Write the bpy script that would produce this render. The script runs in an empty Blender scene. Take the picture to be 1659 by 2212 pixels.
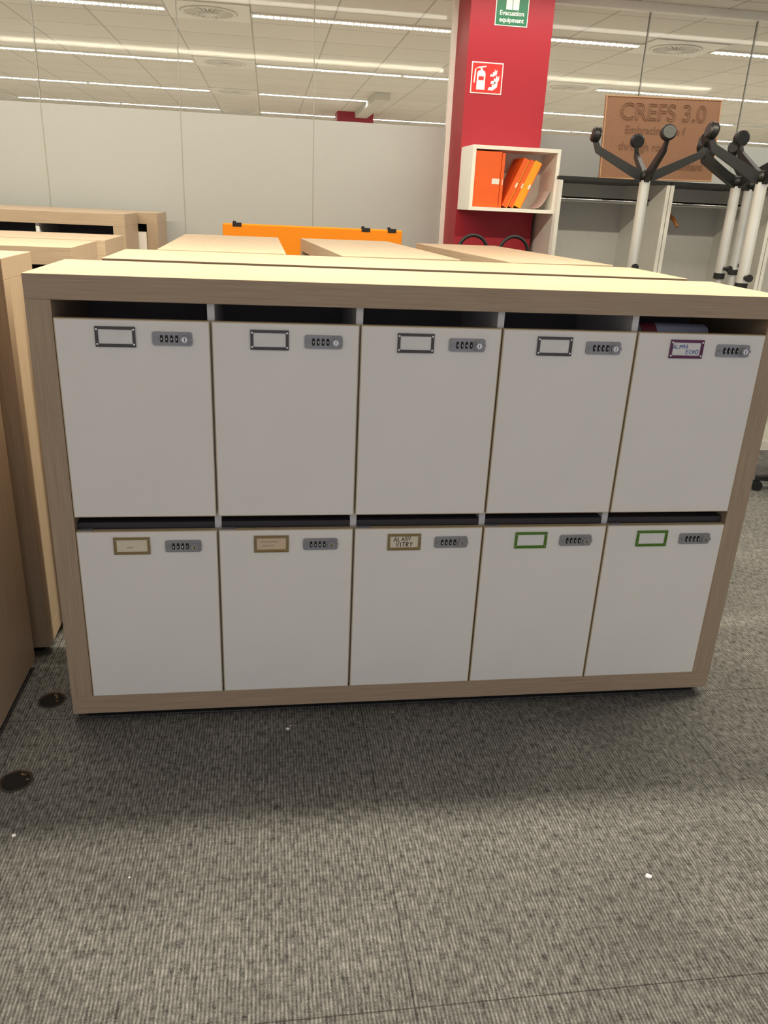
import bpy, bmesh, random
from math import *
from mathutils import Vector, Matrix
random.seed(3)
scene=bpy.context.scene
col=scene.collection
try:
    scene.view_settings.view_transform='Standard'
except Exception: pass

# ---------------------------------------------------------------- materials
def lin(c):
    return tuple(((v/255)/12.92 if v/255<=0.04045 else ((v/255+0.055)/1.055)**2.4) for v in c)+(1,)
MATS={}
def pmat(name,rgb,rough=0.5,metal=0.0,emis=None,es=0,noise=0.0,nscale=20,spec=0.5,bump=0):
    if name in MATS: return MATS[name]
    m=bpy.data.materials.new(name); m.use_nodes=True
    nt=m.node_tree; b=nt.nodes['Principled BSDF']
    c=lin(rgb)
    b.inputs['Base Color'].default_value=c
    b.inputs['Roughness'].default_value=rough
    b.inputs['Metallic'].default_value=metal
    b.inputs['Specular IOR Level'].default_value=spec
    tc=nt.nodes.new('ShaderNodeTexCoord'); nz=nt.nodes.new('ShaderNodeTexNoise')
    nz.inputs['Scale'].default_value=nscale; nz.inputs['Detail'].default_value=3
    nt.links.new(tc.outputs['Object'],nz.inputs['Vector'])
    cr=nt.nodes.new('ShaderNodeValToRGB')
    k=max(noise,0.02)
    cr.color_ramp.elements[0].color=tuple(max(0,x*(1-k)) for x in c[:3])+(1,)
    cr.color_ramp.elements[1].color=tuple(min(1,x*(1+k)) for x in c[:3])+(1,)
    cr.color_ramp.elements[0].position=0.3; cr.color_ramp.elements[1].position=0.7
    nt.links.new(nz.outputs['Fac'],cr.inputs['Fac']); nt.links.new(cr.outputs['Color'],b.inputs['Base Color'])
    if bump:
        bp=nt.nodes.new('ShaderNodeBump'); bp.inputs['Strength'].default_value=bump; bp.inputs['Distance'].default_value=0.002
        nt.links.new(nz.outputs['Fac'],bp.inputs['Height']); nt.links.new(bp.outputs['Normal'],b.inputs['Normal'])
    if emis:
        b.inputs['Emission Color'].default_value=lin(emis); b.inputs['Emission Strength'].default_value=es
    MATS[name]=m; return m

def wood(axis):
    name='oak_laminate_'+axis
    if name in MATS: return MATS[name]
    m=bpy.data.materials.new(name); m.use_nodes=True
    nt=m.node_tree; b=nt.nodes['Principled BSDF']
    tc=nt.nodes.new('ShaderNodeTexCoord'); mp=nt.nodes.new('ShaderNodeMapping')
    s={'x':(3,230,230),'y':(230,3,230),'z':(230,230,3)}[axis]
    mp.inputs['Scale'].default_value=s
    nt.links.new(tc.outputs['Object'],mp.inputs['Vector'])
    nz=nt.nodes.new('ShaderNodeTexNoise'); nz.inputs['Scale'].default_value=1.6; nz.inputs['Detail'].default_value=5; nz.inputs['Roughness'].default_value=0.6
    nt.links.new(mp.outputs['Vector'],nz.inputs['Vector'])
    cr=nt.nodes.new('ShaderNodeValToRGB')
    cr.color_ramp.elements[0].position=0.32; cr.color_ramp.elements[0].color=lin((166,144,124))
    cr.color_ramp.elements[1].position=0.66; cr.color_ramp.elements[1].color=lin((186,166,142))
    nt.links.new(nz.outputs['Fac'],cr.inputs['Fac']); nt.links.new(cr.outputs['Color'],b.inputs['Base Color'])
    b.inputs['Roughness'].default_value=0.45; b.inputs['Specular IOR Level'].default_value=0.35
    MATS[name]=m; return m

def carpet():
    m=bpy.data.materials.new('ribbed_carpet_tile'); m.use_nodes=True
    nt=m.node_tree; N=nt.nodes; L=nt.links; b=N['Principled BSDF']
    tc=N.new('ShaderNodeTexCoord'); sep=N.new('ShaderNodeSeparateXYZ'); L.new(tc.outputs['Object'],sep.inputs[0])
    def M(op,a,c=None,d=None):
        n=N.new('ShaderNodeMath'); n.operation=op
        for i,v in enumerate((a,c,d)):
            if v is None: continue
            if isinstance(v,(int,float)): n.inputs[i].default_value=v
            else: L.new(v,n.inputs[i])
        return n.outputs[0]
    X=sep.outputs[0]; Y=sep.outputs[1]
    nd=N.new('ShaderNodeTexNoise'); nd.inputs['Scale'].default_value=14; L.new(tc.outputs['Object'],nd.inputs['Vector'])
    Xd=M('ADD',X,M('MULTIPLY',M('SUBTRACT',nd.outputs['Fac'],0.5),0.004))
    rib=M('MULTIPLY_ADD',M('SINE',M('MULTIPLY',Xd,2*pi/0.0080)),0.5,0.5)
    def noise(sx,sy,sc,det=2):
        mp=N.new('ShaderNodeMapping'); mp.inputs['Scale'].default_value=(sx,sy,1); L.new(tc.outputs['Object'],mp.inputs['Vector'])
        n=N.new('ShaderNodeTexNoise'); n.inputs['Scale'].default_value=sc; n.inputs['Detail'].default_value=det; L.new(mp.outputs['Vector'],n.inputs['Vector']); return n.outputs['Fac']
    n1=noise(120,36,1.0,3)
    n2=noise(30,120,1.0,2)
    n4=noise(420,260,1.0,2)
    n3=noise(3,3,1.0,3)
    fl=M('ADD',M('ADD',M('MULTIPLY',n1,0.46),M('MULTIPLY',n2,0.20)),M('MULTIPLY',n4,0.34))
    st=M('MINIMUM',1.0,M('MAXIMUM',0.0,M('MULTIPLY_ADD',M('SUBTRACT',fl,0.50),3.0,0.50)))
    ribm=M('MULTIPLY_ADD',rib,0.56,0.42)
    f=M('MULTIPLY',st,ribm)
    f=M('MULTIPLY',f,M('MULTIPLY_ADD',n3,0.8,0.60))
    def seam(C,off):
        t=M('FRACT',M('DIVIDE',M('SUBTRACT',C,off),1.0))
        d=M('MINIMUM',t,M('SUBTRACT',1.0,t))
        return M('GREATER_THAN',d,0.0015)
    mk=M('MULTIPLY',seam(X,0.852),seam(Y,-0.98))
    f=M('MULTIPLY',f,M('MULTIPLY_ADD',mk,0.6,0.4))
    cr=N.new('ShaderNodeValToRGB'); L.new(f,cr.inputs['Fac'])
    cr.color_ramp.elements[0].position=0.0; cr.color_ramp.elements[0].color=lin((42,41,42))
    cr.color_ramp.elements[1].position=0.95; cr.color_ramp.elements[1].color=lin((164,162,160))
    L.new(cr.outputs['Color'],b.inputs['Base Color'])
    b.inputs['Roughness'].default_value=0.95; b.inputs['Specular IOR Level'].default_value=0.1
    bp=N.new('ShaderNodeBump'); bp.inputs['Strength'].default_value=0.3; bp.inputs['Distance'].default_value=0.002
    L.new(f,bp.inputs['Height']); L.new(bp.outputs['Normal'],b.inputs['Normal'])
    return m

def ceilmat():
    m=bpy.data.materials.new('ceiling_tiles'); m.use_nodes=True
    nt=m.node_tree; N=nt.nodes; L=nt.links; b=N['Principled BSDF']
    tc=N.new('ShaderNodeTexCoord'); mp=N.new('ShaderNodeMapping'); mp.inputs['Location'].default_value=(0.13,-4.4,0)
    L.new(tc.outputs['Object'],mp.inputs['Vector'])
    br=N.new('ShaderNodeTexBrick'); br.offset=0; br.squash=1
    br.inputs['Scale'].default_value=1; br.inputs['Brick Width'].default_value=0.6; br.inputs['Row Height'].default_value=0.6
    br.inputs['Mortar Size'].default_value=0.008; br.inputs['Mortar Smooth'].default_value=0.3
    br.inputs['Color1'].default_value=lin((232,228,219)); br.inputs['Color2'].default_value=lin((227,223,213)); br.inputs['Mortar'].default_value=lin((188,184,174))
    L.new(mp.outputs['Vector'],br.inputs['Vector']); L.new(br.outputs['Color'],b.inputs['Base Color'])
    b.inputs['Roughness'].default_value=0.9
    return m

def glassmat():
    m=bpy.data.materials.new('partition_glass'); m.use_nodes=True
    nt=m.node_tree; N=nt.nodes; L=nt.links; N.clear()
    o=N.new('ShaderNodeOutputMaterial'); t=N.new('ShaderNodeBsdfTransparent'); t.inputs[0].default_value=(0.94,0.94,0.93,1)
    g=N.new('ShaderNodeBsdfGlossy'); g.inputs['Roughness'].default_value=0.05
    mx=N.new('ShaderNodeMixShader'); mx.inputs[0].default_value=0.012
    L.new(t.outputs[0],mx.inputs[1]); L.new(g.outputs[0],mx.inputs[2]); L.new(mx.outputs[0],o.inputs[0]); return m

WX,WY,WZ=wood('x'),wood('y'),wood('z')
DOOR=pmat('white_door_laminate',(246,244,241),0.38,noise=0.01,nscale=3)
EDGE=pmat('cream_edge_band',(205,188,158),0.5)
INNER=pmat('grey_interior_board',(128,124,134),0.75)
SHELFM=pmat('slot_shade_board',(66,62,66),0.75)  # shelf coloured dark to paint the shade in the middle slot
DIVM=pmat('white_divider_board',(222,220,222),0.5)
BLACK=pmat('black_plastic',(18,18,19),0.45)
HOLE_SHADE=pmat('hole_shade',(12,9,8),0.9)
CHROME=pmat('chrome',(200,198,198),0.12,1.0)
BLKCHR=pmat('dark_chrome',(74,70,70),0.10,1.0)
PURP=pmat('purple_plum_metal',(104,60,88),0.35,0.5)
BRASS=pmat('brushed_brass',(160,142,100),0.4,0.5)
GREEN=pmat('green_painted_metal',(86,134,36),0.45,0.1)
CARD=pmat('white_card',(240,238,238),0.6)
CARDC=pmat('cream_card',(232,222,200),0.6)
CARDP=pmat('pinkish_card',(222,200,172),0.6)
LOCKG=pmat('grey_lock_zamak',(156,157,164),0.38,0.25)
LOCKD=pmat('lock_dial_black',(22,22,24),0.4)
WHITE=pmat('white_enamel',(244,242,234),0.4)
INKB=pmat('blue_ink',(40,100,190),0.6)
INKK=pmat('black_ink',(25,22,22),0.6)
INKP=pmat('faded_ink',(180,160,140),0.6)
RED=pmat('red_column_paint',(158,10,34),0.5,noise=0.03,nscale=60,bump=0.1)
SIGNR=pmat('sign_red',(214,30,30),0.4)
SIGNG=pmat('sign_green',(16,110,72),0.4)
SIGNW=pmat('sign_white',(238,236,230),0.4)
ORANGE=pmat('orange_fabric',(240,140,14),0.85,noise=0.05,nscale=200)
BINO=pmat('orange_card_binder',(244,98,12),0.5)
BINY=pmat('yellow_orange_binder',(250,168,20),0.5)
CORK=pmat('brown_fibre_board',(140,102,78),0.8,noise=0.10,nscale=120)
CORKD=pmat('engraved_brown',(114,80,61),0.8)
ALU=pmat('silver_aluminium',(206,206,204),0.3,0.5)
FROST=pmat('frosted_film',(176,178,175),0.55,noise=0.01,nscale=1)
GLASS=glassmat()
WALL=pmat('painted_wall',(216,213,204),0.9,noise=0.02)
GREYP=pmat('grey_panel',(206,204,200),0.6)
LGREYP=pmat('light_grey_panel',(228,226,220),0.55)
LAMP=pmat('lamp_tube',(255,250,235),0.5,emis=(255,244,222),es=0.4)
VENTD=pmat('vent_shadow',(84,80,72),0.8)
FARF=pmat('pale_bounce_flooring',(234,229,218),0.8)  # unseen floor, made pale to bounce light up to the far ceiling
HANGW=pmat('hanger_wood',(150,96,48),0.5)
SEAT=pmat('black_upholstery',(22,22,24),0.9)

# ---------------------------------------------------------------- mesh builder
class MB:
    def __init__(s): s.bm=bmesh.new(); s.m=[]
    def mi(s,mat):
        if mat not in s.m: s.m.append(mat)
        return s.m.index(mat)
    def faces(s,vs,fs,mat,smooth=False):
        i=s.mi(mat); bv=[s.bm.verts.new(v) for v in vs]
        for f in fs:
            try:
                fc=s.bm.faces.new([bv[k] for k in f]); fc.material_index=i; fc.smooth=smooth
            except ValueError: pass
        return s
    def box(s,x0,x1,y0,y1,z0,z1,mat,M=None):
        vs=[Vector((x,y,z)) for x in (x0,x1) for y in (y0,y1) for z in (z0,z1)]
        if M: vs=[M@v for v in vs]
        return s.faces(vs,[(0,1,3,2),(4,6,7,5),(0,4,5,1),(2,3,7,6),(0,2,6,4),(1,5,7,3)],mat)
    def cyl(s,a,b,r,mat,r2=None,n=24,smooth=True,squash=None):
        a=Vector(a);b=Vector(b);d=(b-a).normalized(); r2=r if r2 is None else r2
        u=d.orthogonal().normalized(); w=d.cross(u)
        vs=[];
        for c,rr in ((a,r),(b,r2)):
            for k in range(n):
                t=2*pi*k/n; vs.append(c+u*rr*cos(t)+w*rr*sin(t))
        fs=[(k,(k+1)%n,n+(k+1)%n,n+k) for k in range(n)]
        s.faces(vs,fs,mat,smooth)
        s.faces(vs[:n],[tuple(reversed(range(n)))],mat); s.faces(vs[n:],[tuple(range(n))],mat); return s
    def prism(s,pts,y0,y1,mat):   # polygon in xz extruded along y
        n=len(pts); vs=[Vector((p[0],y0,p[1])) for p in pts]+[Vector((p[0],y1,p[1])) for p in pts]
        fs=[tuple(range(n)),tuple(reversed(range(n,2*n)))]+[(k,n+k,n+(k+1)%n,(k+1)%n) for k in range(n)]
        return s.faces(vs,fs,mat)
    def tube(s,pts,r,mat,n=12,rs=None,closed=False):
        pts=[Vector(p) for p in pts]; m=len(pts); vs=[]
        prev=None
        for i,p in enumerate(pts):
            d=((pts[(i+1)%m] if (closed or i<m-1) else p)-(pts[i-1] if (closed or i>0) else p)).normalized()
            if prev is None: u=d.orthogonal().normalized()
            else: u=(prev-d*prev.dot(d)).normalized()
            prev=u; w=d.cross(u); rr=rs[i] if rs else r
            for k in range(n):
                t=2*pi*k/n; vs.append(p+u*rr*cos(t)+w*rr*sin(t))
        fs=[]
        for i in range(m if closed else m-1):
            j=(i+1)%m
            for k in range(n): fs.append((i*n+k,i*n+(k+1)%n,j*n+(k+1)%n,j*n+k))
        if not closed: fs+= [tuple(reversed(range(n))),tuple(range((m-1)*n,m*n))]
        return s.faces(vs,fs,mat,True)
    def lathe(s,prof,mat,c=(0,0,0),n=32):  # profile (r,z)
        vs=[];c=Vector(c)
        for r,z in prof:
            for k in range(n):
                t=2*pi*k/n; vs.append(c+Vector((r*cos(t),r*sin(t),z)))
        fs=[]
        for i in range(len(prof)-1):
            for k in range(n): fs.append((i*n+k,i*n+(k+1)%n,(i+1)*n+(k+1)%n,(i+1)*n+k))
        fs+=[tuple(reversed(range(n))),tuple(range((len(prof)-1)*n,len(prof)*n))]
        return s.faces(vs,fs,mat,True)
    def mesh(s,name):
        bmesh.ops.recalc_face_normals(s.bm,faces=s.bm.faces[:])
        me=bpy.data.meshes.new(name); s.bm.to_mesh(me); s.bm.free()
        for m in s.m: me.materials.append(m)
        return me
    def obj(s,name,parent=None,loc=(0,0,0),bevel=0,rot=None):
        return mk(name,s.mesh(name),parent,loc,bevel,rot)
def mk(name,me,parent=None,loc=(0,0,0),bevel=0,rot=None):
    o=bpy.data.objects.new(name,me); col.objects.link(o); o.location=loc
    if rot: o.rotation_euler=rot
    if parent: o.parent=parent
    if bevel:
        b=o.modifiers.new('bevel','BEVEL'); b.width=bevel; b.segments=2; b.limit_method='ANGLE'; b.angle_limit=radians(40)
    return o
def empty(name,loc,label,cat,group=None,rot=None):
    o=bpy.data.objects.new(name,None); col.objects.link(o); o.location=loc; o.empty_display_size=0.1
    if rot: o.rotation_euler=rot
    tag(o,label,cat,group); return o
def tag(o,label,cat,group=None):
    o['label']=label; o['category']=cat
    if group: o['group']=group
def struct(o): o['kind']='structure'; return o
def textmesh(name,body,size,mat,align='CENTER',outline=False,extrude=0.0004,shear=0,bold=0,space=1):
    cu=bpy.data.curves.new(name,'FONT'); cu.body=body; cu.size=size; cu.align_x=align; cu.align_y='CENTER'; cu.shear=shear
    cu.space_line=space
    if outline:
        cu.fill_mode='NONE'; cu.bevel_depth=outline
    else:
        cu.extrude=extrude; cu.offset=bold
    t=bpy.data.objects.new(name,cu); col.objects.link(t)
    dg=bpy.context.evaluated_depsgraph_get()
    me=bpy.data.meshes.new_from_object(t.evaluated_get(dg)); me.name=name
    bpy.data.objects.remove(t); bpy.data.curves.remove(cu)
    me.materials.clear(); me.materials.append(mat)
    me.transform(Matrix.Rotation(pi/2,4,'X')); return me

# ---------------------------------------------------------------- setting
fl=MB().box(-5,7,-5,3.45,-0.05,0,carpet()).obj('floor'); struct(fl)
fl2=MB().box(-9,12,3.45,14.2,-0.05,0,FARF).obj('floor_far'); struct(fl2)
cl=MB().box(-9,12,-5,14.2,2.7,2.76,ceilmat()).obj('ceiling'); struct(cl)
struct(MB().box(-9.1,12.1,14.2,14.3,0,2.7,WALL).obj('wall_back'))
struct(MB().box(-9.1,-9,3.45,14.2,0,2.7,WALL).obj('wall_left_far'))
struct(MB().box(12,12.1,3.45,14.2,0,2.7,WALL).obj('wall_right_far'))
struct(MB().box(-5.1,-5,-5,3.45,0,2.7,WALL).obj('wall_left'))
struct(MB().box(7,7.1,-5,3.45,0,2.7,WALL).obj('wall_right'))
edges=[-5,-4.0,-3.19,-2.38,-1.57,-0.752,0.058,0.868,1.71]
k=1
def pane(a,b):
    global k
    g=MB(); g.box(a+0.003,b-0.003,3.444,3.456,1.93,2.66,GLASS); g.box(a+0.003,b-0.003,3.442,3.456,0.03,1.93,FROST)
    struct(g.obj('window_%d'%k)); k+=1
SEAM=pmat('seam_seal',(158,157,150),0.5)
for a,b in zip(edges,edges[1:]): pane(a,b)
e2=[2.25,2.975,3.705,4.435,5.165,5.9,7.0]
for a,b in zip(e2,e2[1:]): pane(a,b)
tn=1
for x in edges[1:-1]+e2[1:-1]:
    struct(MB().box(x-0.003,x+0.003,3.441,3.459,0.03,2.66,SEAM).obj('trim_%d'%tn)); tn+=1
struct(MB().box(-5,1.74,3.415,3.475,2.655,2.7,WHITE).obj('trim_%d'%tn)); tn+=1
struct(MB().box(2.235,7,3.415,3.475,2.655,2.7,WHITE).obj('trim_%d'%tn)); tn+=1
struct(MB().box(-5,1.71,3.43,3.465,0,0.03,WHITE).obj('baseboard_left')); 
struct(MB().box(2.25,7,3.43,3.465,0,0.03,WHITE).obj('baseboard_right'))
struct(MB().box(1.71,1.74,3.43,3.47,0,2.655,WHITE).obj('trim_%d'%tn)); tn+=1
c=MB().box(1.74,2.235,3.1,3.6,0,2.7,RED).obj('column'); tag(c,'square red painted structural column beside the glass partition','column')
c=MB().box(1.62,2.16,11.05,11.5,0,2.7,RED).obj('column'); tag(c,'distant red painted column under the office ceiling','column')
c=MB().box(1.88,2.06,8.6,11.04,2.62,2.699,WALL)
c=c.obj('ceiling_duct'); tag(c,'white boxed-in duct running under the ceiling tiles','duct')

# ---------------------------------------------------------------- ceiling lamps and vents
def lamp_meshes():
    f=MB()
    for (a,b,c_,d) in ((-.75,.75,-.07,-.04),(-.75,.75,.04,.07),(-.75,-.735,-.04,.04),(.735,.75,-.04,.04)):
        f.box(a,b,c_,d,-0.012,0,WHITE)
    t=MB().box(-.735,.735,-.04,.04,-0.004,-0.001,LAMP)
    l=MB(); n=30; w=1.47/n
    xs=[]
    for i in range(n+1):
        c0=-.735+i*w; xs+= [c0-.004,c0+.004]
    vs=[];fs=[]
    for xx in xs:
        for yy in (-.04,-.003,.003,.04):
            for zz in (-0.018,-0.008): vs.append(Vector((xx,yy,zz)))
    def q(i,j,z): return i*8+j*2+z
    for i in range(len(xs)-1):
        cols=(0,1,2) if i%2==0 and 0<i<len(xs)-2 else (1,)
        for j in cols:
            fs.append((q(i,j,0),q(i+1,j,0),q(i+1,j+1,0),q(i,j+1,0)))
            fs.append((q(i,j,1),q(i,j+1,1),q(i+1,j+1,1),q(i+1,j,1)))
            if j==0 or cols==(1,): fs.append((q(i,j,0),q(i,j,1),q(i+1,j,1),q(i+1,j,0)))
            if j==2 or cols==(1,): fs.append((q(i,j+1,0),q(i+1,j+1,0),q(i+1,j+1,1),q(i,j+1,1)))
            if j!=1:
                fs.append((q(i,j,0),q(i,j+1,0),q(i,j+1,1),q(i,j,1))); fs.append((q(i+1,j,0),q(i+1,j,1),q(i+1,j+1,1),q(i+1,j+1,0)))
    l.faces(vs,fs,WHITE)
    bmesh.ops.delete(l.bm,geom=[v for v in l.bm.verts if not v.link_faces],context='VERTS')
    return f.mesh('lamp_frame'),t.mesh('lamp_tube'),l.mesh('louver')
LM=lamp_meshes()
FL=bpy.data.lights.new('fixture_light','AREA'); FL.shape='RECTANGLE'; FL.size=1.44; FL.size_y=0.05; FL.energy=17.5; FL.color=(1,0.95,0.86)
def lamp(x,y,light=True):
    e=empty('ceiling_light',(x,y,2.7),'recessed linear ceiling light with white louvers, switched on','ceiling light','recessed ceiling lights in rows')
    mk('frame',LM[0],e); mk('tube',LM[1],e); mk('louver',LM[2],e)
    if light:
        o=bpy.data.objects.new('fixture_light',FL); col.objects.link(o); o.location=(x,y,2.694)
for y in (4.7,7.1,9.5,11.9):
    for i in range(-3,4):
        b=0.17+3.6*i
        for x in (b+1.05,b+2.55):
            if abs(x-2.72)<0.1 and y==9.5: continue
            if -8<x<11.2: lamp(x,y)
for y in (0.5,-2.1,2.9):
    for x in (-0.88,1.22,2.72,-2.38,4.82):
        lamp(x,y,False)
def vent_meshes():
    p=MB().box(-.295,.295,-.295,.295,-0.008,0,WHITE)
    p=p.mesh('vent_plate')
    d=MB(); d.lathe([(0.20,-0.006),(0.205,-0.014),(0.18,-0.018),(0.175,-0.010)],WHITE)
    d.lathe([(0.175,-0.009),(0.06,-0.010)],VENTD)
    for i in range(24):
        M=Matrix.Rotation(2*pi*i/24,4,'Z'); d.box(0.06,0.180,-0.005,0.005,-0.018,-0.012,WHITE,M)
    d.lathe([(0.065,-0.010),(0.07,-0.024),(0.0001,-0.030)],WHITE)
    return p,d.mesh('vent_grille')
VM=vent_meshes()
for y in (4.7,7.1,9.5,11.9):
    for i in range(-2,4):
        x=0.17+3.6*i
        e=empty('ceiling_vent',(x,y,2.7),'round swirl air diffuser set in a white ceiling plate','air vent','round ceiling air diffusers')
        mk('plate',VM[0],e); mk('grille',VM[1],e)

# ---------------------------------------------------------------- locker cabinets
T=0.06
def frame_meshes(W,H,D,nc,nr):
    r={}
    r['top_panel']=MB().box(0,W,0,D,H-T,H,WX).mesh('top_panel')
    r['bottom_panel']=MB().box(0,W,0,D,0,T,WX).mesh('bottom_panel')
    r['side_panel']=MB().box(0,T,0,D,T,H-T,WZ).mesh('side_panel')
    r['back_panel']=MB().box(T,W-T,D-0.02,D-0.002,T,H-T,INNER).mesh('back_panel')
    pitch=(W-2*T)/nc
    r['divider']=MB().box(-0.009,0.009,0.022,D-0.02,T,H-T,DIVM).mesh('divider')
    return r,pitch
LG='wood-framed locker cabinets'
H=1.25; Z0=0.03
def door_mesh(w,h):
    g=MB(); e=0.0025
    g.box(e,w-e,0.0,0.018,e,h-e,DOOR)
    for (a,b,c_,d) in ((0,w,0,e),(0,w,h-e,h),(0,e,e,h-e),(w-e,w,e,h-e)):
        g.box(a,b,0.0008,0.018,c_,d,EDGE)
    return g.mesh('door')
def cabinet(loc,label,W=2.0,Hc=H,D=0.44,nc=5,rot=0,group=LG):
    e=empty('locker_cabinet',loc,label,'locker cabinet',group,(0,0,rot))
    ms,p=frame_meshes(W,Hc,D,nc,2)
    z=Z0
    mk('top_panel',ms['top_panel'],e,(0,0,z),0.0015); mk('bottom_panel',ms['bottom_panel'],e,(0,0,z),0.0015)
    mk('side_panel',ms['side_panel'],e,(0,0,z),0.001); mk('side_panel',ms['side_panel'],e,(W-T,0,z),0.001)
    mk('back_panel',ms['back_panel'],e,(0,0,z))
    for i in range(1,nc): mk('divider',ms['divider'],e,(T+i*p,0,z))
    zm=0.62*Hc/H
    MB().box(T,W-T,0.024,D-0.02,zm-0.009,zm+0.009,SHELFM).obj('shelf',e,(0,0,0))
    MB().box(0.03,W-0.03,0.03,D-0.02,0,Z0,BLACK).obj('plinth',e)
    dh=(Hc-2*T)/2-0.043; dm=door_mesh(p-0.005,dh)
    doors=[]
    for r in (1,0):
        for i in range(nc):
            zz=Z0+T+0.002+r*((Hc-2*T)/2-0.001)
            doors.append(mk('door',dm,e,(T+i*p+0.0025,-0.004,zz)))
    return e,doors,p,dh

main,doors,P,DH=cabinet((0,0,0),'pale oak locker cabinet with ten white doors and combination locks')
def holder_mesh(mat):
    g=MB(); w,h,b=0.096,0.050,0.0075
    g.box(0,w,-0.003,0,0,b,mat); g.box(0,w,-0.003,0,h-b,h,mat)
    g.box(0,b,-0.003,0,b,h-b,mat); g.box(w-b,w,-0.003,0,b,h-b,mat)
    for (a,c_,d,e_) in ((0,w,0,0.0018),(0,w,h-0.0018,h)): g.box(a,c_,-0.0045,-0.003,d,e_,mat)
    for (a,c_) in ((0,0.0018),(w-0.0018,w)): g.box(a,c_,-0.0045,-0.003,0.0018,h-0.0018,mat)
    for sx in (0.0042,w-0.0042):
        for q in (0.86,0.14): g.cyl((sx,-0.0048,h*q),(sx,-0.002,h*q),0.0024,CHROME,n=12)
    return g.mesh('label_holder')
HM={n:holder_mesh(m) for n,m in (('dark',BLKCHR),('plum',PURP),('brass',BRASS),('green',GREEN))}
def card_mesh(mat): return MB().box(0.006,0.090,-0.0012,0,0.006,0.044,mat).mesh('label_card')
CM={'w':card_mesh(CARD),'p':card_mesh(CARDP),'c':card_mesh(CARDC)}
def lock_mesh():
    g=MB(); w,h=0.097,0.034
    pts=[]
    r=0.006
    for cx,cz,a0 in ((w-r,h-r,0),(r,h-r,90),(r,r,180),(w-r,r,270)):
        for k in range(6):
            a=radians(a0+k*18); pts.append((cx+r*cos(a),cz+r*sin(a)))
    g.prism(pts,-0.005,0,LOCKG)
    for i in range(4):
        x=0.0225+i*0.0122
        g.box(x-0.0032,x+0.0032,-0.0052,-0.0046,0.008,0.026,LOCKD)
        g.cyl((x-0.0026,-0.004,h/2),(x+0.0026,-0.004,h/2),0.0058,LOCKD,n=16)
        g.box(x-0.0010,x+0.0010,-0.0102,-0.0096,h/2-0.0025,h/2+0.0025,SIGNW)
    g.box(0.006,0.0150,-0.0075,-0.005,h/2-0.003,h/2+0.003,LOCKG)
    cx=w-0.018
    g.cyl((cx,-0.005,h/2),(cx,-0.008,h/2),0.0165,LOCKG,0.0155,n=32)
    g.cyl((cx,-0.008,h/2),(cx,-0.016,h/2),0.0115,LOCKG,0.0105,n=32)
    g.cyl((cx,-0.0165,h/2),(cx,-0.0155,h/2),0.0065,CHROME,n=24)
    g.box(cx-0.0009,cx+0.0009,-0.0172,-0.0160,h/2-0.004,h/2+0.004,LOCKD)
    g.box(cx+0.006,cx+0.018,-0.012,-0.006,h/2-0.0035,h/2+0.0035,LOCKG)
    return g.mesh('combination_lock')
LK=lock_mesh()
spec=[('dark','w')]*4+[('plum','w'),('brass','c'),('brass','p'),('brass','c'),('green','w'),('green','w')]
hl={'dark':'dark chrome card frame','plum':'plum coloured metal card frame','brass':'brushed brass card frame','green':'green metal card frame'}
# hand-drawn stroke letters (unit box)
arc=lambda cx,cz,rx,rz,a,b,n=9:[(cx+rx*cos(radians(a+(b-a)*i/n)),cz+rz*sin(radians(a+(b-a)*i/n))) for i in range(n+1)]
ST={'A':[[(0,0),(.32,1),(.62,0)],[(.12,.38),(.54,.36)]],'L':[[(.05,1),(0,.02),(.48,0)]],
 'P':[[(.05,0),(.05,1)],[(.05,1)]+arc(.1,.76,.42,.24,80,-90)],'H':[[(0,0),(.04,1)],[(.52,1),(.5,0)],[(.02,.5),(.5,.52)]],
 'E':[[(.5,.98),(.03,1),(0,0),(.52,.02)],[(.02,.52),(.4,.54)]],'C':[arc(.35,.5,.34,.5,60,300)],'O':[arc(.33,.5,.32,.48,90,450,14)],
 'I':[[(.12,1),(.12,0)]],'N':[[(0,0),(.03,1),(.46,.03),(.52,1)]],'V':[[(0,1),(.26,0),(.56,1)]],
 'T':[[(0,.98),(.6,1)],[(.3,1),(.28,0)]],'R':[[(.04,0),(.05,1)],[(.05,1)]+arc(.1,.76,.38,.24,80,-90),[(.1,.5),(.52,0)]],
 'Y':[[(0,1),(.28,.5),(.56,1)],[(.28,.5),(.2,-.05)]],'~':[[(0,.4),(.2,.6),(.4,.4),(.6,.6),(.8,.45)]],' ':[]}
def handwriting(txt,size,mat,pen,seed,slant=0.06):
    rnd=random.Random(seed); g=MB(); x=0
    for ch in txt:
        dz=rnd.uniform(-.05,.05)*size; sc=size*rnd.uniform(.93,1.07)
        for s in ST[ch]:
            pts=[(x+(px+slant*pz+rnd.uniform(-.015,.015))*sc,0,dz+(pz+rnd.uniform(-.015,.015))*sc) for px,pz in s]
            g.tube(pts,pen,mat,n=6)
        x+=(0.50 if ch=='I' else 0.86 if ch!='~' else 0.9)*sc
    return g.mesh('handwriting')
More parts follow.
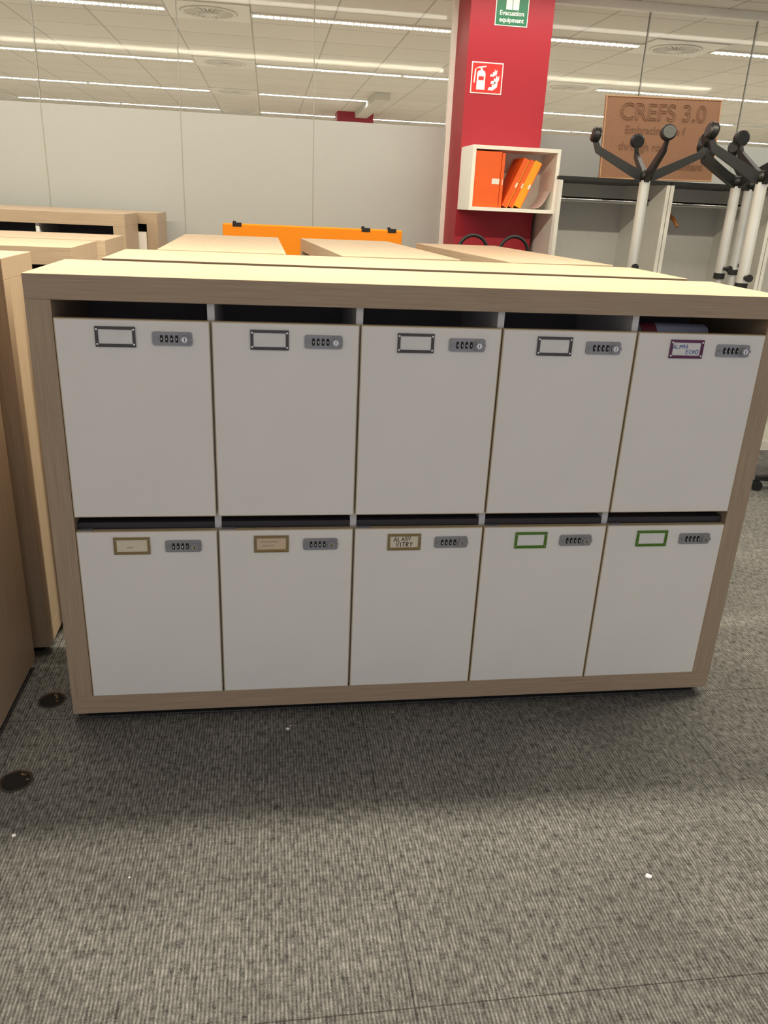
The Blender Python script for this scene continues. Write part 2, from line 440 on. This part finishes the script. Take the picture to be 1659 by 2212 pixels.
for i,d in enumerate(doors):
    s,cmat=spec[i]
    hx=0.095; hz=DH-0.067
    h=mk('label_holder',HM[s],d,(hx,0,hz)); h['label']=hl[s]
    mk('label_card',CM[cmat],d,(hx,0,hz))
    l=mk('combination_lock',LK,d,(0.231,0,DH-0.061)); l['label']='grey four-dial combination lock with round key knob'
    def write(txt,x,z,size,mat,pen=0.0006,rz=0,seed=1):
        o=mk('handwriting',handwriting(txt,size,mat,pen,seed),d,(hx+x,-0.0018,hz+z)); o.rotation_euler=(0,rz,0)
    if i==4: write('ALPHA',0.009,0.0250,0.0105,INKB,0.0008,-0.06,2); write('ECHO',0.048,0.0125,0.0110,INKB,0.0008,0.03,3)
    if i==5: write('~~',0.035,0.015,0.010,INKP,0.0007)
    if i==6: write('~~~~~~',0.018,0.027,0.009,INKP,0.0007); write('~~~~',0.024,0.015,0.009,INKP,0.0007,0,4)
    if i==7: write('ALAIN',0.018,0.0265,0.0130,INKK,0.0010,-0.05,5); write('VITRY',0.025,0.0100,0.0125,INKK,0.0010,-0.04,6)
    if i>=5:
        MB().box(0.008,0.043,0.001,0.016,DH,DH+0.003,LOCKG).obj('strike_plate',d)

g=MB().box(1.60,1.88,0.06,0.38,0.630,1.12,pmat('carton',(120,96,74),0.8))
g.box(1.59,1.89,0.05,0.39,1.08,1.12,pmat('carton_lid',(96,78,62),0.8))
g=g.obj('storage_carton'); tag(g,'brown lidded carton standing inside an upper locker','box')
g=MB(); g.tube([(1.60,0.055,1.165),(1.66,0.055,1.167),(1.80,0.06,1.165)],0.033,pmat('grey_cloth',(140,144,168),0.8),n=24)
g.cyl((1.60,0.053,1.165),(1.645,0.055,1.166),0.0345,pmat('dark_red_label',(100,28,44),0.6))
for a in range(5): g.cyl((1.80,0.06,1.165),(1.802+0.001*a,0.06,1.165),0.028-0.005*a,CARD if a%2 else INNER)
g=g.obj('paper_roll',None,(0,0.030,-0.007)); tag(g,'rolled grey paper with a dark red band on a carton','paper roll')
g=MB(); g.tube([(1.62,0.19,1.148),(1.86,0.18,1.148)],0.026,CARD,n=24); g.cyl((1.615,0.19,1.148),(1.62,0.19,1.148),0.02,INNER)
g=g.obj('paper_roll'); tag(g,'rolled white paper lying on a carton','paper roll')

cabinet((0.085,0.53,0),'pale oak locker cabinet standing behind another, narrow gap between',W=1.88)
cabinet((0.17,2.245,0),'three-column oak locker cabinet with end against a longer one',W=1.23,D=0.46,nc=3,rot=radians(-89.3))
cabinet((0.745,2.27,0),'three-column oak locker cabinet turned slightly, end to a longer one',W=1.25,D=0.46,nc=3,rot=radians(-85.1))
cabinet((1.345,2.24,0),'three-column oak locker cabinet angled away from its neighbours',W=1.23,D=0.44,nc=3,rot=radians(-82.8))
cabinet((-2.188,-0.125,0),'oak locker cabinet seen from its plain end panel',W=2.0)
cabinet((-2.158,0.385,0),'oak locker cabinet in a row, end panel catching light',W=2.0,D=0.30)
cabinet((-2.09,0.93,0),'oak locker cabinet in a parked row of cabinets',W=2.0)
cabinet((-2.07,1.43,0),'oak locker cabinet backed against another in a row',W=2.0)
cabinet((-2.15,2.42,0),'taller oak locker cabinet with dark slots above white doors',W=2.0,Hc=1.325)
cabinet((-2.045,2.88,0),'taller oak locker cabinet backed against the frosted partition',W=2.0,Hc=1.325)

# ---------------------------------------------------------------- orange screen
e=empty('privacy_screen',(0.33,2.68,0),'freestanding orange fabric screen with black top clips','room divider')
g=MB().box(0,1.01,0,0.04,0.08,1.325,ORANGE).obj('panel',e,bevel=0.008)
for x in (0.08,0.80,0.95):
    g=MB(); g.box(x-0.024,x+0.024,-0.004,0.044,1.31,1.330,BLACK); g.cyl((x-0.015,0.02,1.330),(x-0.015,0.02,1.338),0.009,BLACK); g.obj('clip',e)
for x in (0.1,0.91):
    g=MB(); g.box(x-0.02,x+0.02,-0.13,0.17,0,0.02,BLACK); g.box(x-0.015,x+0.015,0.005,0.035,0.02,0.09,BLACK); g.obj('foot',e)

# ---------------------------------------------------------------- wall box with binders
e=empty('wall_shelf',(1.745,2.80,1.45),'white open cube shelf mounted on the red column','shelf')
SH=0.35; SW=0.525; th=0.020
MB().box(0,SW,0,0.30,0,th,WHITE).obj('bottom',e,bevel=0.001); MB().box(0,SW,0,0.30,SH-th,SH,WHITE).obj('top',e,bevel=0.001)
MB().box(0,th,0,0.30,th,SH-th,WHITE).obj('side',e); MB().box(SW-th,SW,0,0.30,th,SH-th,WHITE).obj('side',e)
MB().box(th,SW-th,0.288,0.299,th,SH-th,WHITE).obj('back',e)
bz=1.45+th+0.001
def binder(x,w,h,tilt,mat,mat2,lab,y=2.815):
    g=MB(); d=0.22
    g.box(0,w,0,d,0,h,mat); g.box(w,w+0.004,0.0,d,0.0,h,mat2)
    g.box(w*0.7,w,-0.001,0,h*0.42,h*0.52,SIGNW)
    M=Matrix.Rotation(tilt,4,'Y')
    lo=min((M@Vector((a,0,b))).z for a in (0,w+0.004) for b in (0,h))
    o=g.obj('binder',None,(x,y,bz-lo),0.001,(0,tilt,0)); tag(o,lab,'binder','orange binders in the wall shelf')
binder(1.769,0.150,0.30,0,BINO,BINO,'wide orange box file standing upright in the shelf')
binder(1.926,0.014,0.295,0,BINO,BINO,'thin orange binder with small white spine label')
binder(1.947,0.032,0.285,0.40,BINO,BINY,'orange binder leaning over in the shelf')
binder(1.988,0.026,0.280,0.40,BINO,BINY,'orange binder with yellow edge leaning on others')
binder(2.023,0.040,0.270,0.40,BINY,BINO,'yellow-orange binder leaning far over')
g=MB(); pts=[(2.14+0.10*t,bz+0.003+0.10*t**3) for t in [i/12 for i in range(13)]]
vs=[];
for (x,z) in pts: vs+= [Vector((x,2.84,z)),Vector((x,3.03,z))]
g.faces(vs,[(2*i,2*i+2,2*i+3,2*i+1) for i in range(12)],CARD,True)
g=g.obj('paper_sheet'); tag(g,'loose white paper curling up inside the shelf','paper')

# ---------------------------------------------------------------- signs on column
e=empty('fire_extinguisher_sign',(1.77,3.1,2.095),'square red sign with white extinguisher and flame pictograms','sign')
MB().box(0,0.19,-0.003,0,0,0.165,SIGNW).obj('sign_plate',e)
MB().box(0.006,0.184,-0.0045,-0.003,0.006,0.159,SIGNR).obj('sign_face',e)
g=MB(); Y0,Y1=-0.0058,-0.0045
g.prism([(0.035,0.02),(0.085,0.02),(0.085,0.105),(0.078,0.118),(0.066,0.122),(0.054,0.122),(0.042,0.118),(0.035,0.105)],Y0,Y1,SIGNW)
g.prism([(0.054,0.122),(0.066,0.122),(0.066,0.132),(0.054,0.132)],Y0,Y1,SIGNW)
g.prism([(0.048,0.132),(0.088,0.140),(0.088,0.146),(0.046,0.140)],Y0,Y1,SIGNW)
g.prism([(0.026,0.128),(0.048,0.134),(0.048,0.142),(0.020,0.126),(0.016,0.055),(0.023,0.055),(0.027,0.118)],Y0,Y1,SIGNW)
g.obj('extinguisher_symbol',e)
MB().prism([(0.044,0.07),(0.076,0.07),(0.076,0.09),(0.044,0.09)],-0.0065,Y0,SIGNR).obj('symbol_band',e)
g=MB()
for sx,sz,sc in ((0.105,0.02,1.0),(0.118,0.055,0.9),(0.112,0.092,0.75)):
    fl_=[(0,0),(0.03,0.0),(0.055,0.018),(0.058,0.05),(0.046,0.034),(0.040,0.052),(0.034,0.028),(0.022,0.034),(0.024,0.018),(0.006,0.016)]
    g.prism([(sx+a*sc,sz+b*sc) for a,b in fl_],Y0,Y1,SIGNW)
g.obj('flame_symbol',e)
e=empty('evacuation_sign',(1.885,3.1,2.45),'green sign with white pictogram reading Evacuation equipment','sign')
MB().box(0,0.195,-0.003,0,0,0.245,SIGNW).obj('sign_plate',e)
MB().box(0.005,0.19,-0.0045,-0.003,0.005,0.24,SIGNG).obj('sign_face',e)
t=textmesh('lettering','Evacuation\nequipment',0.034,SIGNW,bold=0.0006); mk('lettering',t,e,(0.0975,-0.005,0.047))
g=MB(); g.box(0.06,0.096,-0.0058,-0.0045,0.082,0.22,SIGNW); g.box(0.100,0.136,-0.0058,-0.0045,0.082,0.22,SIGNW); g.obj('pictogram',e)

# ---------------------------------------------------------------- wardrobes
def wardrobe(x0,x1,lab):
    e=empty('wardrobe',(x0,2.75,0),lab,'wardrobe','open grey coat wardrobes'); w=x1-x0; d=0.62; h=1.66
    MB().box(0,0.022,0,d,0,h-0.02,LGREYP).obj('side_panel',e); MB().box(w-0.022,w,0,d,0,h-0.02,LGREYP).obj('side_panel',e)
    MB().box(0.022,w-0.022,d-0.02,d,0.06,h-0.02,GREYP).obj('back_panel',e)
    MB().box(0,w,-0.005,d,h-0.02,h,BLACK).obj('top_panel',e)
    MB().box(0.022,w-0.022,0,d-0.02,0.0,0.06,LGREYP).obj('bottom_panel',e)
    g=MB(); g.cyl((0.022,0.22,1.54),(w-0.022,0.22,1.54),0.014,CHROME); 
    for q in (0.022,w-0.03): g.cyl((q,0.22,1.54),(q+0.008,0.22,1.54),0.024,CHROME)
    g.obj('hanging_rail',e)
wardrobe(2.262,2.95,'grey open wardrobe with black top and chrome rail')
wardrobe(2.955,3.64,'grey open wardrobe with black top holding a wooden hanger')
wardrobe(3.645,4.33,'grey open wardrobe with black top and chrome rail')
g=MB(); hx=2.99+0.06
pts=[(hx,2.982,1.562),(hx,2.97,1.570),(hx,2.985,1.578),(hx,2.995,1.560),(hx,2.99,1.53),(hx,2.97,1.50)]
g.tube(pts,0.003,CHROME)
g.tube([(hx,2.78,1.41),(hx,2.84,1.45),(hx,2.97,1.50),(hx,3.10,1.45),(hx,3.16,1.41)],0.012,HANGW,rs=[0.009,0.012,0.014,0.012,0.009])
g=g.obj('coat_hanger'); tag(g,'brown wooden coat hanger on a chrome rail','hanger')
e=empty('engraved_board',(2.905,2.86,1.662),'brown fibre board engraved with lettering, standing on wardrobes','board',rot=(radians(-4),radians(-1.2),0))
bw,bh=0.72,0.45
MB().box(-bw/2,bw/2,0,0.018,0.0,bh,CORK).obj('panel',e,(0,0,0.006))
g=MB()
for a,b,c_,d in ((-bw/2,bw/2,bh-0.006,bh),(-bw/2,bw/2,0,0.006),(-bw/2,-bw/2+0.006,0.006,bh-0.006),(bw/2-0.006,bw/2,0.006,bh-0.006)): g.box(a,b,-0.002,0,c_,d,pmat('pale_edge',(188,148,112),0.8))
g.obj('edging',e,(0,0,0.006))
mk('lettering',textmesh('lettering','CREFS 3.0',0.128,CORKD,outline=0.0016),e,(0,-0.001,0.37))
mk('lettering',textmesh('lettering','Embracing the f',0.060,CORKD,align='LEFT',bold=0.0005),e,(-0.23,-0.001,0.275))
mk('lettering',textmesh('lettering','through rol',0.060,CORKD,align='LEFT',bold=0.0005),e,(-0.26,-0.001,0.185))
mk('lettering',textmesh('lettering','content',0.060,CORKD,align='LEFT',bold=0.0005),e,(0.10,-0.001,0.085))

# ---------------------------------------------------------------- coat racks
def rack_meshes():
    p=MB(); p.cyl((0,0,0.06),(0,0,1.18),0.018,ALU); p.cyl((0,0,1.18),(0,0,1.64),0.026,ALU)
    p.cyl((0,0,1.165),(0,0,1.195),0.029,BLACK); p.cyl((0,-0.026,1.22),(0,-0.053,1.22),0.010,BLACK)
    p.cyl((0,-0.053,1.22),(0,-0.066,1.22),0.017,BLACK)
    hub=MB().lathe([(0.0005,1.625),(0.030,1.63),(0.034,1.655),(0.026,1.675),(0.0005,1.68)],BLACK)
    b=MB()
    for i in range(4):
        M=Matrix.Rotation(pi/2*i,4,'Z')
        vs=[M@Vector(v) for v in ((0.02,-0.025,0.03),(0.02,0.025,0.03),(0.02,0.025,0.075),(0.02,-0.025,0.075),(0.22,-0.014,0.012),(0.22,0.014,0.012),(0.22,0.014,0.03),(0.22,-0.014,0.03))]
        b.faces(vs,[(0,3,2,1),(4,5,6,7),(0,1,5,4),(1,2,6,5),(2,3,7,6),(3,0,4,7)],BLACK)
        f=M@Vector((0.20,0,0)); b.cyl(f,f+Vector((0,0,0.02)),0.02,BLACK)
    a=MB()
    pr=[(0.012,1.640,0.046),(0.13,1.697,0.040),(0.252,1.758,0.033),(0.272,1.800,0.022)]
    vs=[]
    for i,(r,z,h) in enumerate(pr):
        w=0.012-0.0015*i
        nx,nz=(-0.45,0.89) if i<2 else ((-0.6,0.8) if i==2 else (-0.9,0.43))
        for sy in (-w,w):
            vs.append(Vector((r+nx*h/2,sy,z+nz*h/2))); vs.append(Vector((r-nx*h/2,sy,z-nz*h/2)))
    fs=[]
    for i in range(len(pr)-1):
        a0=i*4;b0=a0+4
        fs+=[(a0,a0+1,b0+1,b0),(a0+2,b0+2,b0+3,a0+3),(a0,b0,b0+2,a0+2),(a0+1,a0+3,b0+3,b0+1)]
    fs+=[(0,2,3,1),(12,13,15,14)]
    a.faces(vs,fs,BLACK)
    k_=MB(); q=-0.016
    k_.cyl((0.266+q,0,1.822),(0.276+q,0,1.824),0.028,BLACK,0.035,n=28); k_.cyl((0.276+q,0,1.824),(0.298+q,0,1.826),0.035,BLACK,0.035,n=28); k_.cyl((0.298+q,0,1.826),(0.307+q,0,1.828),0.035,BLACK,0.028,n=28)
    return [m.mesh(n) for m,n in ((p,'pole'),(hub,'hub'),(b,'base'),(a,'arm'),(k_,'knob'))]
RM=rack_meshes()
def rack(x,y,ang,lab):
    e=empty('coat_rack',(x,y,0),lab,'coat rack','silver and black coat racks',(0,0,radians(ang)))
    mk('pole',RM[0],e); mk('hub',RM[1],e); mk('base',RM[2],e)
    for i in range(4):
        a=mk('arm',RM[3],e,rot=(0,0,pi/2*i+0.001)); mk('knob',RM[4],a)
rack(2.44,2.0,-10,'silver coat stand with four black arms and round knobs')
rack(3.00,2.12,18,'silver coat stand among others, black branching arms')
rack(2.77,1.52,-4,'silver coat stand near cabinets, black arms with discs')
rack(3.28,2.46,35,'silver coat stand close to the wardrobes, black arms')

# ---------------------------------------------------------------- stools, chairs
def stool(x,y,pad=False):
    e=empty('bar_stool',(x,y,0),'black bar stool with curved padded back' if pad else 'black bar stool with slim hoop back behind lockers','stool','black high stools')
    g=MB().lathe([(0.0005,0.74),(0.10,0.745),(0.112,0.765),(0.10,0.785),(0.0005,0.79)],SEAT); g.obj('seat',e)
    for sx in (-1,1):
        for sy in (-1,1):
            MB().tube([(0.07*sx,0.07*sy,0.745),(0.105*sx,0.11*sy,0.0)],0.01,BLACK).obj('leg',e)
    MB().tube([(0.095*cos(a),0.1*sin(a),0.25) for a in [2*pi*i/24 for i in range(24)]],0.007,BLACK,closed=True).obj('footrest',e)
    if pad:
        MB().tube([(0,0.08,0.77),(0,0.11,1.0),(0,0.115,1.12)],0.014,BLACK).obj('back_support',e)
        MB().prism([(-0.09,1.02),(0.09,1.02),(0.118,1.06),(0.115,1.15),(0.07,1.185),(-0.07,1.185),(-0.115,1.15),(-0.118,1.06)],0.09,0.125,SEAT).obj('backrest',e,bevel=0.012)
    else:
        pts=[(-0.085,0.085,0.77),(-0.087,0.10,1.02)]+[(-0.087*cos(a),0.11,1.225+0.092*sin(a)) for a in [pi*i/14 for i in range(15)]]+[(0.087,0.10,1.02),(0.085,0.085,0.77)]
        MB().tube(pts,0.010,BLACK).obj('hoop_back',e)
stool(1.755,2.55); stool(2.015,2.60); stool(2.32,2.55,True)
def office_chair(x,y,rot,lab,top=1.0):
    e=empty('office_chair',(x,y,0),lab,'chair',None,(0,0,radians(rot)))
    b=MB()
    for i in range(5):
        M=Matrix.Rotation(2*pi*i/5,4,'Z'); vs=[M@Vector(v) for v in ((0.02,-0.03,0.07),(0.02,0.03,0.07),(0.02,0.03,0.12),(0.02,-0.03,0.12),(0.31,-0.016,0.062),(0.31,0.016,0.062),(0.31,0.016,0.085),(0.31,-0.016,0.085))]
        b.faces(vs,[(0,3,2,1),(4,5,6,7),(0,1,5,4),(1,2,6,5),(2,3,7,6),(3,0,4,7)],BLACK)
    b.obj('base',e)
    for i in range(5):
        M=Matrix.Rotation(2*pi*i/5,4,'Z'); g=MB()
        for s in (-0.02,0.008): g.cyl(M@Vector((0.30,s,0.03)),M@Vector((0.30,s+0.012,0.03)),0.03,BLACK)
        g.cyl(M@Vector((0.30,0,0.03)),M@Vector((0.30,0,0.07)),0.008,BLACK); g.obj('caster',e)
    sh=top-0.55
    MB().cyl((0,0,0.1),(0,0,sh),0.025,BLACK).obj('gas_lift',e)
    MB().box(-0.24,0.24,-0.24,0.24,sh,sh+0.07,SEAT).obj('seat',e,bevel=0.03)
    pts=[(-0.2,sh+0.2),(0.2,sh+0.2),(0.215,top-0.12),(0.17,top-0.03),(0.08,top),(-0.08,top),(-0.17,top-0.03),(-0.215,top-0.12)]
    MB().prism(pts,0.22,0.27,SEAT).obj('backrest',e,bevel=0.015)
    MB().tube([(0,0.1,sh+0.01),(0,0.26,sh+0.02),(0,0.285,sh+0.12),(0,0.275,sh+0.35)],0.02,BLACK).obj('back_support',e)
office_chair(3.68,1.88,20,'black swivel office chair on five-star caster base')

# ---------------------------------------------------------------- floor bits
def blob(name,x,y,r,mats,lab,cat,seed):
    rnd=random.Random(seed); n=36; g=MB()
    ring=[(1+rnd.uniform(-.04,.04)) for _ in range(n)]
    vs=[]
    for f,z in ((1.10,0.0005),(1.0,0.004),(0.92,0.001)):
        for i in range(n): vs.append(Vector((r*f*ring[i]*cos(2*pi*i/n),r*f*ring[i]*sin(2*pi*i/n),z)))
    g.faces(vs,[(i,(i+1)%n,n+(i+1)%n,n+i) for i in range(n)],mats[0],True)
    g.faces(vs,[(n+i,n+(i+1)%n,2*n+(i+1)%n,2*n+i) for i in range(n)],mats[1],True)
    g.faces(vs[2*n:],[tuple(range(n))],HOLE_SHADE)  # flat dark disc stands in for the shade down the hole
    for q in range(4):
        a=rnd.uniform(-0.6,1.4); rr=r*rnd.uniform(.35,.75); c=Vector((rr*cos(a),rr*sin(a),0.0025)); s=r*0.13
        g.faces([c+Vector((s*cos(t),s*0.6*sin(t),0)) for t in (0.2,1.7,3.0,4.6)],[(0,1,2,3)],pmat('hole_rubble',(150,120,90),0.9))
    o=g.obj(name,None,(x,y,0.0)); tag(o,lab,cat,'cut holes in the carpet'); return o
RIM=pmat('frayed_carpet_rim',(60,57,52),0.95); RIM2=pmat('hole_lip',(72,54,42),0.95)
blob('carpet_hole',-0.092,0.118,0.038,(RIM,RIM2),'round dark cable hole cut in carpet between cabinets','hole',1)
blob('carpet_hole',-0.096,-0.246,0.040,(RIM,RIM2),'round dark cable hole cut in carpet near cabinet end','hole',2)
def scrap(x,y,s,seed):
    rnd=random.Random(seed); g=MB(); n=7
    b=[Vector((s*cos(2*pi*i/n)*rnd.uniform(.6,1.1),s*sin(2*pi*i/n)*rnd.uniform(.6,1.1),0.0005)) for i in range(n)]
    t=[Vector((v.x*.8,v.y*.8,s*0.35*rnd.uniform(.6,1.3))) for v in b]
    g.faces(b+t,[tuple(range(n,2*n)),tuple(reversed(range(n)))]+[(i,(i+1)%n,n+(i+1)%n,n+i) for i in range(n)],CARD)
    o=g.obj('paper_scrap',None,(x,y,0)); tag(o,'tiny white crumpled scrap lying on the carpet','litter','white scraps on the carpet')
scrap(0.625,-0.079,0.008,1); scrap(0.632,-0.064,0.004,7); scrap(1.468,-0.712,0.009,2); scrap(-0.046,-0.444,0.007,3); scrap(0.95,-0.02,0.003,4); scrap(0.25,-0.6,0.003,5)

# ---------------------------------------------------------------- lights
def area(name,x,y,z,sx,sy,e,colr):
    l=bpy.data.lights.new(name,'AREA'); l.shape='RECTANGLE'; l.size=sx; l.size_y=sy; l.energy=e; l.color=colr
    o=bpy.data.objects.new(name,l); col.objects.link(o); o.location=(x,y,z); return o
area('row_light',1.0,0.50,2.67,8,0.12,245,(1,0.92,0.70))
area('row_light',1.0,2.75,2.67,8,0.12,58,(1,0.94,0.82))
area('row_light',1.0,-2.8,2.67,8,0.3,22,(1.0,0.98,0.98))
w=bpy.data.worlds.new('world'); scene.world=w; w.use_nodes=True
w.node_tree.nodes['Background'].inputs[0].default_value=(0.98,0.96,0.98,1); w.node_tree.nodes['Background'].inputs[1].default_value=0.70

# ---------------------------------------------------------------- camera
p_,y_,r_=0.37495,0.15363,-0.04759
f=Vector((sin(y_)*cos(p_),cos(y_)*cos(p_),-sin(p_))); rt=Vector((cos(y_),-sin(y_),0)); dn=f.cross(rt)
rt2=cos(r_)*rt+sin(r_)*dn; dn2=-sin(r_)*rt+cos(r_)*dn
cam=bpy.data.cameras.new('camera'); co=bpy.data.objects.new('camera',cam); col.objects.link(co)
M=Matrix((rt2,-dn2,-f)).transposed().to_4x4(); M.translation=Vector((0.58004,-2.03964,1.47478)); co.matrix_world=M
cam.sensor_fit='VERTICAL'; cam.sensor_height=36; cam.sensor_width=27; cam.lens=1702.558/2212*36; cam.clip_start=0.05
scene.camera=co
